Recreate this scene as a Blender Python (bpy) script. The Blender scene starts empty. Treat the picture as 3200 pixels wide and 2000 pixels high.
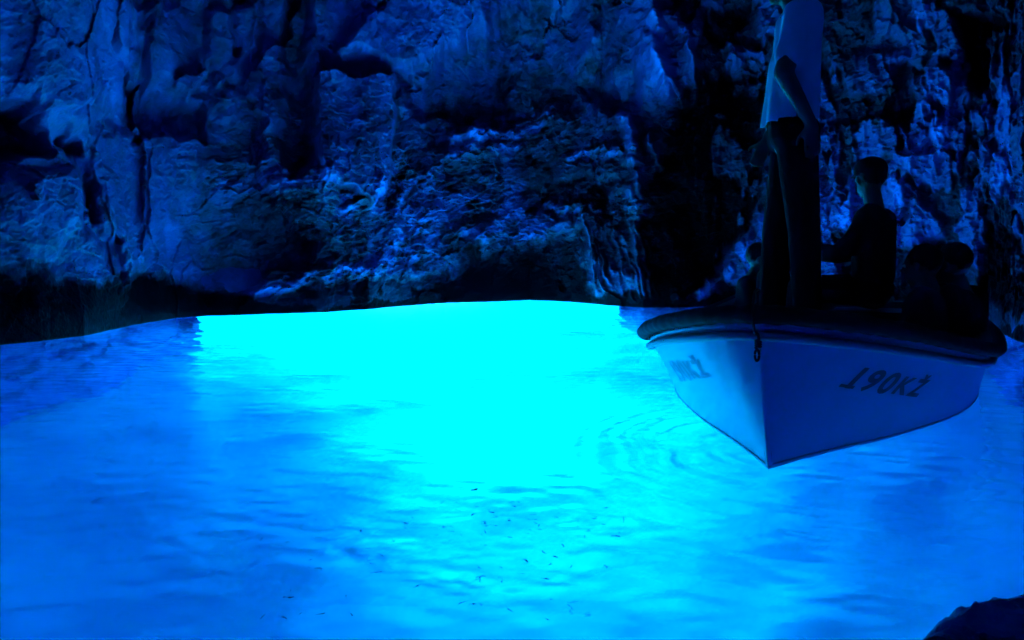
import bpy, bmesh, math, random
import numpy as np
from mathutils import Vector, Matrix

random.seed(7)
rng = np.random.default_rng(11)
scene = bpy.context.scene
col = scene.collection

# ------------------------------------------------------------------ camera
CAM_H = 0.78
PITCH = math.atan(156 / 1848)
cam_data = bpy.data.cameras.new("camera")
cam_data.sensor_width = 36
cam_data.lens = 36 * 1848 / 2419
cam_data.clip_start = 0.05
cam_data.clip_end = 500
cam = bpy.data.objects.new("camera", cam_data)
cam.location = (0, 0, CAM_H)
cam.rotation_euler = (math.pi / 2 - PITCH, 0, 0)
col.objects.link(cam)
scene.camera = cam

# ------------------------------------------------------------------ sky, sun, exposure
SUN_EL = math.radians(22.3)
SUN_DIR = Vector((0.300, -0.954, 0)).normalized() * math.cos(SUN_EL) + Vector((0, 0, -math.sin(SUN_EL)))
world = bpy.data.worlds.new("World")
scene.world = world
world.use_nodes = True
wn = world.node_tree
sky = wn.nodes.new("ShaderNodeTexSky")
sky.sky_type = 'NISHITA'
sky.sun_disc = False
sky.sun_elevation = SUN_EL
sky.sun_rotation = math.atan2(-SUN_DIR.x, -SUN_DIR.y)
wn.nodes["Background"].inputs[1].default_value = 0.1
wn.links.new(sky.outputs[0], wn.nodes["Background"].inputs[0])
sd = bpy.data.lights.new("sun", 'SUN')
sd.energy = 5.0
sd.angle = math.radians(12)
sd.color = (1.0, 0.97, 0.92)
sun = bpy.data.objects.new("sun", sd)
sun.rotation_euler = SUN_DIR.to_track_quat('-Z', 'Y').to_euler()
sun.location = (-10, 30, 20)
col.objects.link(sun)
scene.view_settings.view_transform = 'Standard'
scene.view_settings.look = 'None'
scene.view_settings.gamma = 1
scene.view_settings.exposure = 4.5
scene.cycles.use_denoising = True
scene.cycles.max_bounces = 14
scene.cycles.diffuse_bounces = 4
scene.cycles.transmission_bounces = 8
scene.cycles.transparent_max_bounces = 8
scene.cycles.volume_bounces = 4
scene.cycles.sample_clamp_indirect = 4
scene.cycles.caustics_reflective = True
scene.cycles.caustics_refractive = True

# ------------------------------------------------------------------ helpers
F = 1848.0
cp, sp = math.cos(PITCH), math.sin(PITCH)


def at(px, py, z=0.0):
    """measure on the photograph (2419 px wide) -> point on the level z"""
    a, b = (px - 1209.5) / F, (756 - py) / F
    d = (a, cp + b * sp, -sp + b * cp)
    t = (z - CAM_H) / d[2]
    return Vector((d[0] * t, d[1] * t, z))


def project(P):
    x, y, z = P[..., 0], P[..., 1], P[..., 2] - CAM_H
    dep = np.maximum(y * cp - z * sp, 0.05)
    up = y * sp + z * cp
    return 1209.5 + F * x / dep, 756 - F * up / dep


def hash3(i, j, k, seed):
    h = (i.astype(np.int64) * 374761393 + j.astype(np.int64) * 668265263 + k.astype(np.int64) * 2147483647 + seed * 1274126177) & 0xffffffff
    h = ((h ^ (h >> 13)) * 1274126177) & 0xffffffff
    h = ((h ^ (h >> 16)) * 2246822519) & 0xffffffff
    return ((h ^ (h >> 15)) & 0xffffff) / float(0xffffff)


def vnoise(P, scale, seed=0):
    Q = P * scale
    I = np.floor(Q).astype(np.int64)
    f = Q - I
    u = f * f * f * (f * (f * 6 - 15) + 10)
    r = 0
    for a in (0, 1):
        for b in (0, 1):
            for c in (0, 1):
                w = (u[..., 0] if a else 1 - u[..., 0]) * (u[..., 1] if b else 1 - u[..., 1]) * (u[..., 2] if c else 1 - u[..., 2])
                r = r + w * hash3(I[..., 0] + a, I[..., 1] + b, I[..., 2] + c, seed)
    return r * 2 - 1


def fbm(P, scale, octaves, seed=0, gain=0.5, ridged=False):
    r, amp, tot = 0, 1.0, 0
    for o in range(octaves):
        n = vnoise(P, scale * 2.03 ** o, seed + o * 17)
        if ridged:
            n = 1 - 2 * np.abs(n)
        r = r + n * amp
        tot += amp
        amp *= gain
    return r / tot


def facets(P, scale, seed, tilt=1.0):
    """broken rock: every Voronoi cell is a tilted plane with its own offset; returns (height, edge distance)"""
    Q = P * scale
    I = np.floor(Q).astype(np.int64)
    best = np.full(P.shape[:-1], 9.0)
    sec = np.full(P.shape[:-1], 9.0)
    hgt = np.zeros(P.shape[:-1])
    for a in (-1, 0, 1):
        for b in (-1, 0, 1):
            for c in (-1, 0, 1):
                i, j, k = I[..., 0] + a, I[..., 1] + b, I[..., 2] + c
                hx, hy, hz = hash3(i, j, k, seed), hash3(i, j, k, seed + 1), hash3(i, j, k, seed + 2)
                dx, dy, dz = i + hx - Q[..., 0], j + hy - Q[..., 1], k + hz - Q[..., 2]
                d = dx * dx + dy * dy + dz * dz
                h = (hash3(i, j, k, seed + 3) - .5) * 1.2 + tilt * ((hash3(i, j, k, seed + 4) - .5) * dx + (hash3(i, j, k, seed + 5) - .5) * dy + (hash3(i, j, k, seed + 6) - .35) * dz)
                m = d < best
                sec = np.where(m, best, np.minimum(sec, d))
                hgt = np.where(m, h, hgt)
                best = np.where(m, d, best)
    return hgt, np.sqrt(sec) - np.sqrt(best)


def smooth(x, a, b):
    t = np.clip((x - a) / (b - a), 0, 1)
    return t * t * (3 - 2 * t)


def poly_dist(u, v, pts, closed=False):
    """distance to a polyline; for closed ones negative inside"""
    d = np.full(u.shape, 1e9)
    n = len(pts)
    ins = np.zeros(u.shape, bool)
    for i in range(n if closed else n - 1):
        ax, ay = pts[i]
        bx, by = pts[(i + 1) % n]
        L = (bx - ax) ** 2 + (by - ay) ** 2
        t = np.clip(((u - ax) * (bx - ax) + (v - ay) * (by - ay)) / L, 0, 1)
        d = np.minimum(d, np.hypot(u - ax - t * (bx - ax), v - ay - t * (by - ay)))
        if closed and ay != by:
            c = ((ay > v) != (by > v)) & (u < (bx - ax) * (v - ay) / (by - ay) + ax)
            ins ^= c
    return np.where(ins, -d, d) if closed else d


def grid_mesh(name, P, wrap=False, keep=None, attrs=None, smooth_shade=True):
    """P: (rows, cols, 3) -> mesh"""
    R, Cn = P.shape[:2]
    me = bpy.data.meshes.new(name)
    idx = np.arange(R * Cn).reshape(R, Cn)
    if wrap:
        idx = np.concatenate([idx, idx[:, :1]], 1)
    q = np.stack([idx[:-1, :-1], idx[:-1, 1:], idx[1:, 1:], idx[1:, :-1]], -1).reshape(-1, 4)
    if keep is not None:
        q = q[keep.reshape(-1)]
    me.vertices.add(R * Cn)
    me.vertices.foreach_set("co", P.reshape(-1).astype(np.float32))
    me.loops.add(q.size)
    me.loops.foreach_set("vertex_index", q.reshape(-1).astype(np.int32))
    me.polygons.add(len(q))
    me.polygons.foreach_set("loop_start", (np.arange(len(q)) * 4).astype(np.int32))
    if smooth_shade:
        me.polygons.foreach_set("use_smooth", np.ones(len(q), bool))
    me.update(calc_edges=True)
    for k, val in (attrs or {}).items():
        at_ = me.attributes.new(k, 'FLOAT', 'POINT')
        at_.data.foreach_set("value", val.reshape(-1).astype(np.float32))
    return me


def link(name, me, m=None, parent=None, **kw):
    o = bpy.data.objects.new(name, me)
    col.objects.link(o)
    if m:
        me.materials.append(m)
    if parent:
        o.parent = parent
    for k, v in kw.items():
        o[k] = v
    return o


def bm_link(name, bm, m, parent=None, sm=True, **kw):
    me = bpy.data.meshes.new(name)
    bm.to_mesh(me)
    bm.free()
    if sm:
        for p in me.polygons:
            p.use_smooth = True
    return link(name, me, m, parent, **kw)


def mat(name, color, rough=0.6, bump=0.0, scale=20, var=0.15, spec=0.5, detail=4):
    m = bpy.data.materials.new(name)
    m.use_nodes = True
    nt = m.node_tree
    b = nt.nodes["Principled BSDF"]
    b.inputs['Roughness'].default_value = rough
    b.inputs['Specular IOR Level'].default_value = spec
    tc = nt.nodes.new("ShaderNodeTexCoord")
    n = nt.nodes.new("ShaderNodeTexNoise")
    n.inputs['Scale'].default_value = scale
    n.inputs['Detail'].default_value = detail
    nt.links.new(tc.outputs['Object'], n.inputs['Vector'])
    mx = nt.nodes.new("ShaderNodeMix")
    mx.data_type = 'RGBA'
    mx.inputs[6].default_value = (*[c * (1 - var) for c in color], 1)
    mx.inputs[7].default_value = (*[min(1, c * (1 + var)) for c in color], 1)
    nt.links.new(n.outputs[0], mx.inputs[0])
    nt.links.new(mx.outputs[2], b.inputs['Base Color'])
    if bump:
        bp = nt.nodes.new("ShaderNodeBump")
        bp.inputs['Strength'].default_value = 0.6
        bp.inputs['Distance'].default_value = bump
        nt.links.new(n.outputs[0], bp.inputs['Height'])
        nt.links.new(bp.outputs[0], b.inputs['Normal'])
    return m


# ------------------------------------------------------------------ materials of the setting
def rock_material():
    m = bpy.data.materials.new("limestone")
    m.use_nodes = True
    nt = m.node_tree
    L = nt.links.new
    b = nt.nodes["Principled BSDF"]
    geo = nt.nodes.new("ShaderNodeNewGeometry")
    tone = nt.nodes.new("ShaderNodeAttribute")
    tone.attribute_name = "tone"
    n1 = nt.nodes.new("ShaderNodeTexNoise")
    n1.inputs['Scale'].default_value = 3.0
    n1.inputs['Detail'].default_value = 8
    n1.inputs['Roughness'].default_value = 0.65
    L(geo.outputs['Position'], n1.inputs['Vector'])
    n2 = nt.nodes.new("ShaderNodeTexNoise")
    n2.inputs['Scale'].default_value = 26
    n2.inputs['Detail'].default_value = 6
    n2.inputs['Roughness'].default_value = 0.6
    L(geo.outputs['Position'], n2.inputs['Vector'])
    s = nt.nodes.new("ShaderNodeMath")
    s.operation = 'MULTIPLY_ADD'
    s.inputs[1].default_value = 0.7
    s.inputs[2].default_value = -0.35
    L(n1.outputs[0], s.inputs[0])
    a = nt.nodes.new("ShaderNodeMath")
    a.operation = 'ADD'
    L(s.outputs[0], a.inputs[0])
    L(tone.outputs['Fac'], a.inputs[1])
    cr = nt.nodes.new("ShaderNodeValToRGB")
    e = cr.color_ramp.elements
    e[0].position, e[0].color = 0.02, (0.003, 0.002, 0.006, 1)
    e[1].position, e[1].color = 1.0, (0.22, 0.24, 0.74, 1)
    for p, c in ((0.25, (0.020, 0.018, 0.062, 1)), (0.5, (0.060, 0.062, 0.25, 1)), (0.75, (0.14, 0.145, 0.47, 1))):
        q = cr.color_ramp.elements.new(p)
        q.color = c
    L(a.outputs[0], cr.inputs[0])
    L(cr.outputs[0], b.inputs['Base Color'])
    b.inputs['Roughness'].default_value = 0.5
    sr = nt.nodes.new("ShaderNodeMapRange")
    sr.inputs['From Min'].default_value = 0.05
    sr.inputs['From Max'].default_value = 0.35
    sr.inputs['To Min'].default_value = 0.04
    sr.inputs['To Max'].default_value = 0.55
    L(a.outputs[0], sr.inputs['Value'])
    L(sr.outputs[0], b.inputs['Specular IOR Level'])
    b1 = nt.nodes.new("ShaderNodeBump")
    b1.inputs['Strength'].default_value = 0.7
    b1.inputs['Distance'].default_value = 0.022
    L(n2.outputs[0], b1.inputs['Height'])
    b2 = nt.nodes.new("ShaderNodeBump")
    b2.inputs['Strength'].default_value = 0.6
    b2.inputs['Distance'].default_value = 0.06
    L(n1.outputs[0], b2.inputs['Height'])
    L(b1.outputs[0], b2.inputs['Normal'])
    L(b2.outputs[0], b.inputs['Normal'])
    return m


M_ROCK = rock_material()
M_SAND = mat("pale_sand", (0.78, 0.78, 0.74), 0.9, 0.03, 1.6, 0.12)

# ------------------------------------------------------------------ cave
DEPTH = 3.25
CX, CY = 0.0, 2.6
wl_px = [(0, 812), (100, 803), (200, 790), (300, 770), (430, 750), (490, 745), (540, 744), (770, 736), (870, 729), (950, 721), (1050, 714),
         (1150, 712), (1250, 708), (1350, 712), (1430, 719), (1520, 724), (1600, 724), (1700, 722)]
wl = [tuple(at(*p)[:2]) for p in wl_px]
wl += [(4.3, 10.6), (5.0, 9.3), (5.15, 8.6), (4.75, 7.3), (4.5, 6.0), (4.2, 4.0), (3.6, 1.5), (3.0, -0.6), (1.6, -2.6), (0, -3.2), (-2.2, -2.6),
       (-3.6, -0.8), (-4.4, 1.6), (-4.7, 4.0), (-4.65, 5.6)]
ang = [math.atan2(x - CX, y - CY) for x, y in wl]
rad = [math.hypot(x - CX, y - CY) for x, y in wl]
o_ = np.argsort(ang)
ang, rad = np.array(ang)[o_], np.array(rad)[o_]


def r0(th):
    return np.interp(th, ang, rad, period=2 * math.pi)


th = np.concatenate([np.linspace(-math.pi, math.radians(-58), 110, endpoint=False),
                     np.linspace(math.radians(-58), math.radians(58), 1500, endpoint=False),
                     np.linspace(math.radians(58), math.pi, 110, endpoint=False)])
zz = np.concatenate([np.linspace(-DEPTH - .3, -0.35, 90, endpoint=False), np.linspace(-0.35, 5.0, 640, endpoint=False), np.linspace(5.0, 6.2, 30)])
T, Z = np.meshgrid(th, zz)
# smoothed waterline radius so that only the relief breaks it
R0 = r0(T)
lean = 0.02 * np.maximum(Z, 0) ** 1.6
R = R0 * (1 - 0.22 * np.clip(Z / 6.2, 0, 1) ** 2.2)
P = np.stack([CX + R * np.sin(T), CY + R * np.cos(T), Z], -1)
U, V = project(P)
W = fbm(P, 1.3, 3, 5)
W2 = fbm(P, 1.3, 3, 55)
Uw, Vw = U + W * 26 + fbm(P, 6, 2, 71) * 9, V + W2 * 26 + fbm(P, 6, 2, 73) * 12
front = P[..., 1] > 1.0

# how rough the rock is: smooth masses at the left, splintered ledges in the middle, rough columns at the right
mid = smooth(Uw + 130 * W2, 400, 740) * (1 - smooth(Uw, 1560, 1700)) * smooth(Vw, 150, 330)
right = smooth(Uw, 1500, 1620)
left = 1 - smooth(Uw, 480, 620)

big = fbm(P, 0.55, 3, 1) * 0.45
W3, W4 = fbm(P, 3.2, 4, 711, .6), fbm(P, 3.2, 4, 713, .6)
hA, eA = facets(P * np.array([1, 1, .75]) + 0.38 * np.stack([W, W2, W], -1) + .14 * np.stack([W3, W4, -W3], -1), 0.62, 3)
Pst = P * np.array([1.0, 1.0, 0.55]) + 0.12 * np.stack([W2, W, W2], -1) + .06 * np.stack([W4, W3, -W4], -1)
hB, eB = facets(Pst, 1.7, 23, 1.2)
Pl = P.copy()
Pl[..., 2] = Pl[..., 2] * 1.9 - 0.35 * Pl[..., 0]
Pl = Pl + 0.06 * np.stack([W2, W, W2], -1)
hC, eC = facets(Pl, 2.6, 43, 1.3)
hD, eD = facets(Pl, 6.5, 63, 1.3)
hE, eE = facets(Pl, 15, 83, 1.3)
fine = fbm(P, 5.5, 5, 9, 0.62)
rid = fbm(Pl, 2.4, 5, 91, 0.55, ridged=True)
disp = big + 0.34 * hA
disp += 0.13 * hB * (0.6 + .4 * right) * (1 - .3 * left)
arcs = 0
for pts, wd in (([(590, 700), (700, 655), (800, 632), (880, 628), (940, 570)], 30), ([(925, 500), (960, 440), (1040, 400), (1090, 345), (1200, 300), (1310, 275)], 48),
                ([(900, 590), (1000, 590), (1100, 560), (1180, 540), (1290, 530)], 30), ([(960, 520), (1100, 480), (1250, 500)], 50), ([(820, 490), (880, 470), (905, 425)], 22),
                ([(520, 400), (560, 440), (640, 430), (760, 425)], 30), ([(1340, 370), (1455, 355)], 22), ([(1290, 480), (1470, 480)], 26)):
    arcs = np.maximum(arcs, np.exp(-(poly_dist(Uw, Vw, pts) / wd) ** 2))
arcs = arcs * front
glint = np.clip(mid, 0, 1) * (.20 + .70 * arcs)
disp += (0.13 * hC + 0.085 * hD + 0.035 * hE) * (0.09 + 0.91 * np.clip(glint + .35 * right, 0, 1))
disp += 0.035 * rid * (.2 + .8 * np.clip(glint + .6 * right, 0, 1)) + 0.05 * fine * (1 - .3 * left)
colm = fbm(P * np.array([1, 1, .3]), 2.2, 4, 131, .55, ridged=True)
disp += 0.16 * colm * right
tone = 0.50 + 0.10 * fbm(P, 0.9, 3, 201)
mott = fbm(P * np.array([1, 1, .8]), 1.25, 5, 221, .62)
tone = tone + 0.16 * (smooth(mott, -.10, .12) - .5) * (1 - right)
tone = tone - 0.27 * mid + .36 * arcs * np.clip(mid, 0, 1) * smooth(fbm(Pl, 3.0, 4, 231, .6), -.12, .15)  # pale glints of the ledges painted into the tone, middle darkened


BR = .40 + .85 * smooth(fbm(P, 2.6, 3, 611, .6), -.25, .3)
BR2 = fbm(P, 4, 2, 621)


def ridge(pts, w, amp, tn=0.0, tw=None, uu=None):
    global disp, tone
    d = poly_dist(Uw, Vw, pts)
    k = np.exp(-(d / (w * (1 + .5 * BR2))) ** 2) * front * BR
    disp = disp + amp * k
    if tn:
        kt = np.exp(-(d / (tw or w)) ** 2) * front * BR
        tone = tone + tn * kt


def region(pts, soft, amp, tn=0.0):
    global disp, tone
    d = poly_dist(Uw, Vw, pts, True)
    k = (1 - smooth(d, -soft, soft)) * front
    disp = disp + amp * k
    tone = tone + tn * k  # hollows darkened along with their depth, shade put into the tone


# left masses
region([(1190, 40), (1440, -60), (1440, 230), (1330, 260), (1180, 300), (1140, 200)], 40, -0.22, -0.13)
region([(-200, 250), (60, 255), (110, 300), (135, 345), (80, 350), (20, 385), (-10, 430), (-200, 450)], 16, -0.75, -0.15)  # cavern shadow, darkened in the tone too
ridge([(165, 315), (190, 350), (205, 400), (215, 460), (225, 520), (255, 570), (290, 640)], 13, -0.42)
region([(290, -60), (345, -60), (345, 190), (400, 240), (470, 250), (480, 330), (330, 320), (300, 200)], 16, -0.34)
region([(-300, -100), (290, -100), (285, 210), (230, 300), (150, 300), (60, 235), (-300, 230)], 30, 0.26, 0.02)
region([(310, 0), (420, 10), (440, 120), (410, 190), (350, 200), (310, 110)], 18, 0.14)
region([(480, 30), (600, 10), (620, 120), (560, 180), (480, 150)], 18, 0.18, 0.03)
ridge([(530, 20), (545, 60), (560, 120)], 7, -0.3)
region([(500, 180), (640, 130), (700, 180), (640, 300), (500, 260)], 24, 0.10)
region([(655, -60), (725, -60), (720, 230), (735, 380), (700, 420), (650, 330), (690, 200)], 16, -0.35, -0.05)
region([(225, 300), (470, 280), (480, 420), (330, 640), (300, 660), (240, 470)], 26, 0.16)
region([(-60, 430), (180, 390), (200, 520), (150, 600), (-60, 560)], 22, 0.18)
region([(520, 320), (735, 330), (720, 560), (540, 560)], 40, -0.10, -0.08)
# block with a crisp upper edge; lit faces here painted into the tone
region([(738, 195), (938, 196), (936, 300), (925, 420), (880, 470), (760, 440), (738, 330)], 6, 0.48, 0.16)
region([(790, 140), (860, 60), (950, -40), (1160, -60), (1150, 100), (960, 165)], 16, 0.32, 0.10)
region([(760, 148), (980, 168), (980, 194), (740, 193)], 8, -0.2)
region([(950, 200), (1170, 60), (1230, 60), (1180, 300), (1030, 320)], 26, -0.22, -0.06)
# ledges of the arch, glints painted as paler tone
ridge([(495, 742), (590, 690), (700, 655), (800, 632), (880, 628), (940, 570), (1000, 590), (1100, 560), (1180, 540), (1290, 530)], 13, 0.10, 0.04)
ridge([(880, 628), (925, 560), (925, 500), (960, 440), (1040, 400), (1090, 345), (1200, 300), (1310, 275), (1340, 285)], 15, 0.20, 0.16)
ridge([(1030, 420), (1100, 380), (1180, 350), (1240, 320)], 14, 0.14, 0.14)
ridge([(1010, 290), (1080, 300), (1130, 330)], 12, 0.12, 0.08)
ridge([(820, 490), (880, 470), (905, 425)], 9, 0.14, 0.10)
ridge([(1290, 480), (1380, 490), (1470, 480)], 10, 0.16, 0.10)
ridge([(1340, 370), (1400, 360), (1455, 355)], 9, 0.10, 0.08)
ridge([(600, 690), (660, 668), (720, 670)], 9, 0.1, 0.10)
# recessed arch, its shade painted in as dark tone
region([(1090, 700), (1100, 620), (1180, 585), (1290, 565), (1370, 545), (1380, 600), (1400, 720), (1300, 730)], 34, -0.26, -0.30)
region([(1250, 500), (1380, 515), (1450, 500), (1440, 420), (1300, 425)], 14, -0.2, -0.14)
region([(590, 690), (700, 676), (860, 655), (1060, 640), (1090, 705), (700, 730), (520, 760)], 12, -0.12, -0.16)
# pale pillars
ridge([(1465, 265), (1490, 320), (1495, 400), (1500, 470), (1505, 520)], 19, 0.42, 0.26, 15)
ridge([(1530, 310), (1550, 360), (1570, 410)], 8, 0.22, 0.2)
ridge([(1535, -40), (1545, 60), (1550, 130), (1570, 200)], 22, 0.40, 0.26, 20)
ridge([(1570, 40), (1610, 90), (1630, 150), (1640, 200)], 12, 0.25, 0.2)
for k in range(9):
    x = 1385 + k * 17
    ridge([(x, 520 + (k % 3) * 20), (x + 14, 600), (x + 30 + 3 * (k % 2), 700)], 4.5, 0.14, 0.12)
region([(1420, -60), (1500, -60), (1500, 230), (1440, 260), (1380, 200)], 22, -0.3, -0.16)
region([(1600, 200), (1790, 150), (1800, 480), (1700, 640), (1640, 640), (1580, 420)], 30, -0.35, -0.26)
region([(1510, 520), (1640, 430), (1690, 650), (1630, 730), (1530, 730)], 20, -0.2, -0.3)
# right wall: paler patches on darker rock
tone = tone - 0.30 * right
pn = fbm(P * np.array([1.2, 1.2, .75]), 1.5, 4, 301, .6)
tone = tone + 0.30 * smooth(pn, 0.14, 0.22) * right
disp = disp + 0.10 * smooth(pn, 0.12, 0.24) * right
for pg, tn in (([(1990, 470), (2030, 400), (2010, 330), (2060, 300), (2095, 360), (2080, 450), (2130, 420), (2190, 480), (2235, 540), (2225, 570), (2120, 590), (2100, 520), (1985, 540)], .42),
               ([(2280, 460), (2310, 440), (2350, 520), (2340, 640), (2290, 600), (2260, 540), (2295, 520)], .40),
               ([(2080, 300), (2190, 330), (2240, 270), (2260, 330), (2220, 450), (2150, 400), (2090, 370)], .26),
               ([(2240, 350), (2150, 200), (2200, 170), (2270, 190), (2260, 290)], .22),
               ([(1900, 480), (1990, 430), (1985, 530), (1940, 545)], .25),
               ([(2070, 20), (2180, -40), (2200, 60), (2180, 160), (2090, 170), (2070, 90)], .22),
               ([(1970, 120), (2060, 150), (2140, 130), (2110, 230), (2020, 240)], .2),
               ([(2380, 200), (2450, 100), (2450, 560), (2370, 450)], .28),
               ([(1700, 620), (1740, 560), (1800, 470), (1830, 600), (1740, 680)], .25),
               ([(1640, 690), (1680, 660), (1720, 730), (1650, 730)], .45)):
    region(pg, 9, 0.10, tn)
region([(2290, 760), (2480, 770), (2480, 830), (2330, 800)], 10, 0.05, .35)
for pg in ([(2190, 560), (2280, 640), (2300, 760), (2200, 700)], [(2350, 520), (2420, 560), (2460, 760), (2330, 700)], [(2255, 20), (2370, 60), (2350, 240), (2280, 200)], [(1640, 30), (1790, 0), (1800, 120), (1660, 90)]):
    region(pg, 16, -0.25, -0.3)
# dark band above the water, ragged along its top
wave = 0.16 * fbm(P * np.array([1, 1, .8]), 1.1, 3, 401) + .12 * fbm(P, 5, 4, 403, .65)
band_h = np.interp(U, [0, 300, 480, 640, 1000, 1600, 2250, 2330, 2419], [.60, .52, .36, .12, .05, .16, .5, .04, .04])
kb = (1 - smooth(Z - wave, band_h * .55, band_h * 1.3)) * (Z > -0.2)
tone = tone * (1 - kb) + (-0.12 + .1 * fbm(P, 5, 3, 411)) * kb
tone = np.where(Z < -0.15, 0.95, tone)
damp = 0.25 + 0.75 * smooth(np.abs(Z - 0.0), 0.03, 0.55)
damp = np.where(front, damp, 0.3)
sm_mid = (1 - smooth(Z, 5.0, 6.0))
disp = disp * damp
R = R - disp * (0.4 + .6 * sm_mid)
P = np.stack([CX + R * np.sin(T), CY + R * np.cos(T), Z + 0.0 * T], -1)
P[..., 2] += 0.25 * fbm(P, 1.1, 3, 77) * smooth(Z, .5, 1.2) * sm_mid * .35

# the submerged arch in the far wall: top edge depth along the wall
tA, tB = -0.500, 0.174
q = np.clip((T - tA) / (tB - tA), 0, 1)
arch_top = -0.11 - 0.05 * np.abs(vnoise(np.stack([T * 14, T * 0, T * 0], -1), 1, 3))
open_ = (T > tA) & (T < tB) & (Z < arch_top)
keep = ~(open_[:-1] & open_[1:])
keep = keep.copy()
kq = np.ones((len(zz) - 1, len(th)), bool)
kq[:, :] = keep
# ceiling: close the dome
top = P[-1]
rows = [P]
for k in range(1, 13):
    f = k / 12
    c = top.copy()
    c[:, 0] = CX + (top[:, 0] - CX) * (1 - f)
    c[:, 1] = CY + (top[:, 1] - CY) * (1 - f)
    c[:, 2] = top[:, 2] * (1 - f) + 7.2 * f - .9 * 4 * f * (1 - f) * -0.4 + 0.25 * fbm(c, .8, 3, 99) * 4 * f * (1 - f)
    rows.append(c[None])
Pall = np.concatenate(rows, 0)
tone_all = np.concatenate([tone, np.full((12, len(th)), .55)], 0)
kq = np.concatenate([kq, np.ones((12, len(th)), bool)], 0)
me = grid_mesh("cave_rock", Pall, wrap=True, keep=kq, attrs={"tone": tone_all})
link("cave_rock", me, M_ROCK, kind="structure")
# the thickness of the rock: unseen outer shell added against sun leaks
tho = np.linspace(-math.pi, math.pi, 240, endpoint=False)
zo = np.array([0.0, .25, .6, 1.2, 2.2, 3.5, 5, 6.5, 7.8, 8.8, 9.4, 9.6])
So = np.array([0, 0, 0, 0, 0, 0, 0, .08, .25, .5, .75, 1.0])
TO, ZO = np.meshgrid(tho, zo)
RO = (r0(TO) + .3 + 1.4 * smooth(ZO, 0, 2.2)) * (1 - So[:, None])
ZO = ZO + np.where(ZO == 0, 0.03 - 5.0 * ((TO < tA - .06) | (TO > tB + .06)), 0)
PO = np.stack([CX + RO * np.sin(TO), CY + RO * np.cos(TO), ZO], -1)
PO += .12 * np.stack([fbm(PO, .8, 3, 501), fbm(PO, .8, 3, 502), fbm(PO, .8, 3, 503)], -1) * (np.arange(12) > 1)[:, None, None]
link("unseen_shell_rock", grid_mesh("unseen_shell_rock", PO, wrap=True, attrs={"tone": np.full(PO.shape[:2], .5)}), M_ROCK, kind="structure")

# unseen slab added outside the arch, its reach blocks sun to shape the glow
qo = np.linspace(-0.04, 1.04, 90)
knots = [3.18, 3.10, 2.60, 1.84, 1.09, .24, .14, .20, .45, 1.1, 1.9, 1.45, 1.45]
reach = (np.interp(qo, np.linspace(0, 1, 13), knots) - 0.10) / math.tan(SUN_EL)
to = tA + (tB - tA) * qo
ri = r0(to) + .04
I = np.stack([CX + ri * np.sin(to), CY + ri * np.cos(to), qo * 0 - .12], -1)
sdir = np.array([-SUN_DIR.x, -SUN_DIR.y, 0]) / math.hypot(SUN_DIR.x, SUN_DIR.y)
O1 = I + sdir * reach[:, None]
O1[:, :2] += .10 * np.stack([fbm(O1, 1.5, 3, 701), fbm(O1, 1.5, 3, 702)], -1)
M1 = I + (O1 - I) * .5 + np.array([0, 0, .03])
O2 = O1 + np.array([0, 0, .7])
O3 = O1 + sdir * -.2 + np.array([0, 0, 1.6])
O4 = np.stack([CX + (ri + .2) * np.sin(to), CY + (ri + .2) * np.cos(to), qo * 0 + 3.2], -1)
link("sun_block_rock", grid_mesh("sun_block_rock", np.stack([I, M1, O1, O2, O3, O4], 0), attrs={"tone": np.full((6, 90), .6)}), M_ROCK, kind="structure")

# ------------------------------------------------------------------ seabed
gx = np.concatenate([np.linspace(-60, -9, 14, endpoint=False), np.linspace(-9, 9, 180, endpoint=False), np.linspace(9, 60, 14)])
gy = np.concatenate([np.linspace(-20, -4, 8, endpoint=False), np.linspace(-4, 22, 240, endpoint=False), np.linspace(22, 90, 16)])
X, Y = np.meshgrid(gx, gy)
S = np.stack([X, Y, X * 0], -1)
S[..., 2] = -DEPTH + 0.16 * fbm(S, 0.5, 4, 7) + .05 * fbm(S, 2.2, 3, 8)
me = grid_mesh("seabed", S)
link("seabed", me, M_SAND, kind="structure")

# ------------------------------------------------------------------ water
BOW = Vector((0.805, 2.53, 0))
AX = math.radians(64)
AFT = Vector((math.cos(AX), math.sin(AX), 0))
LAT = Vector((math.sin(AX), -math.cos(AX), 0))


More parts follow.
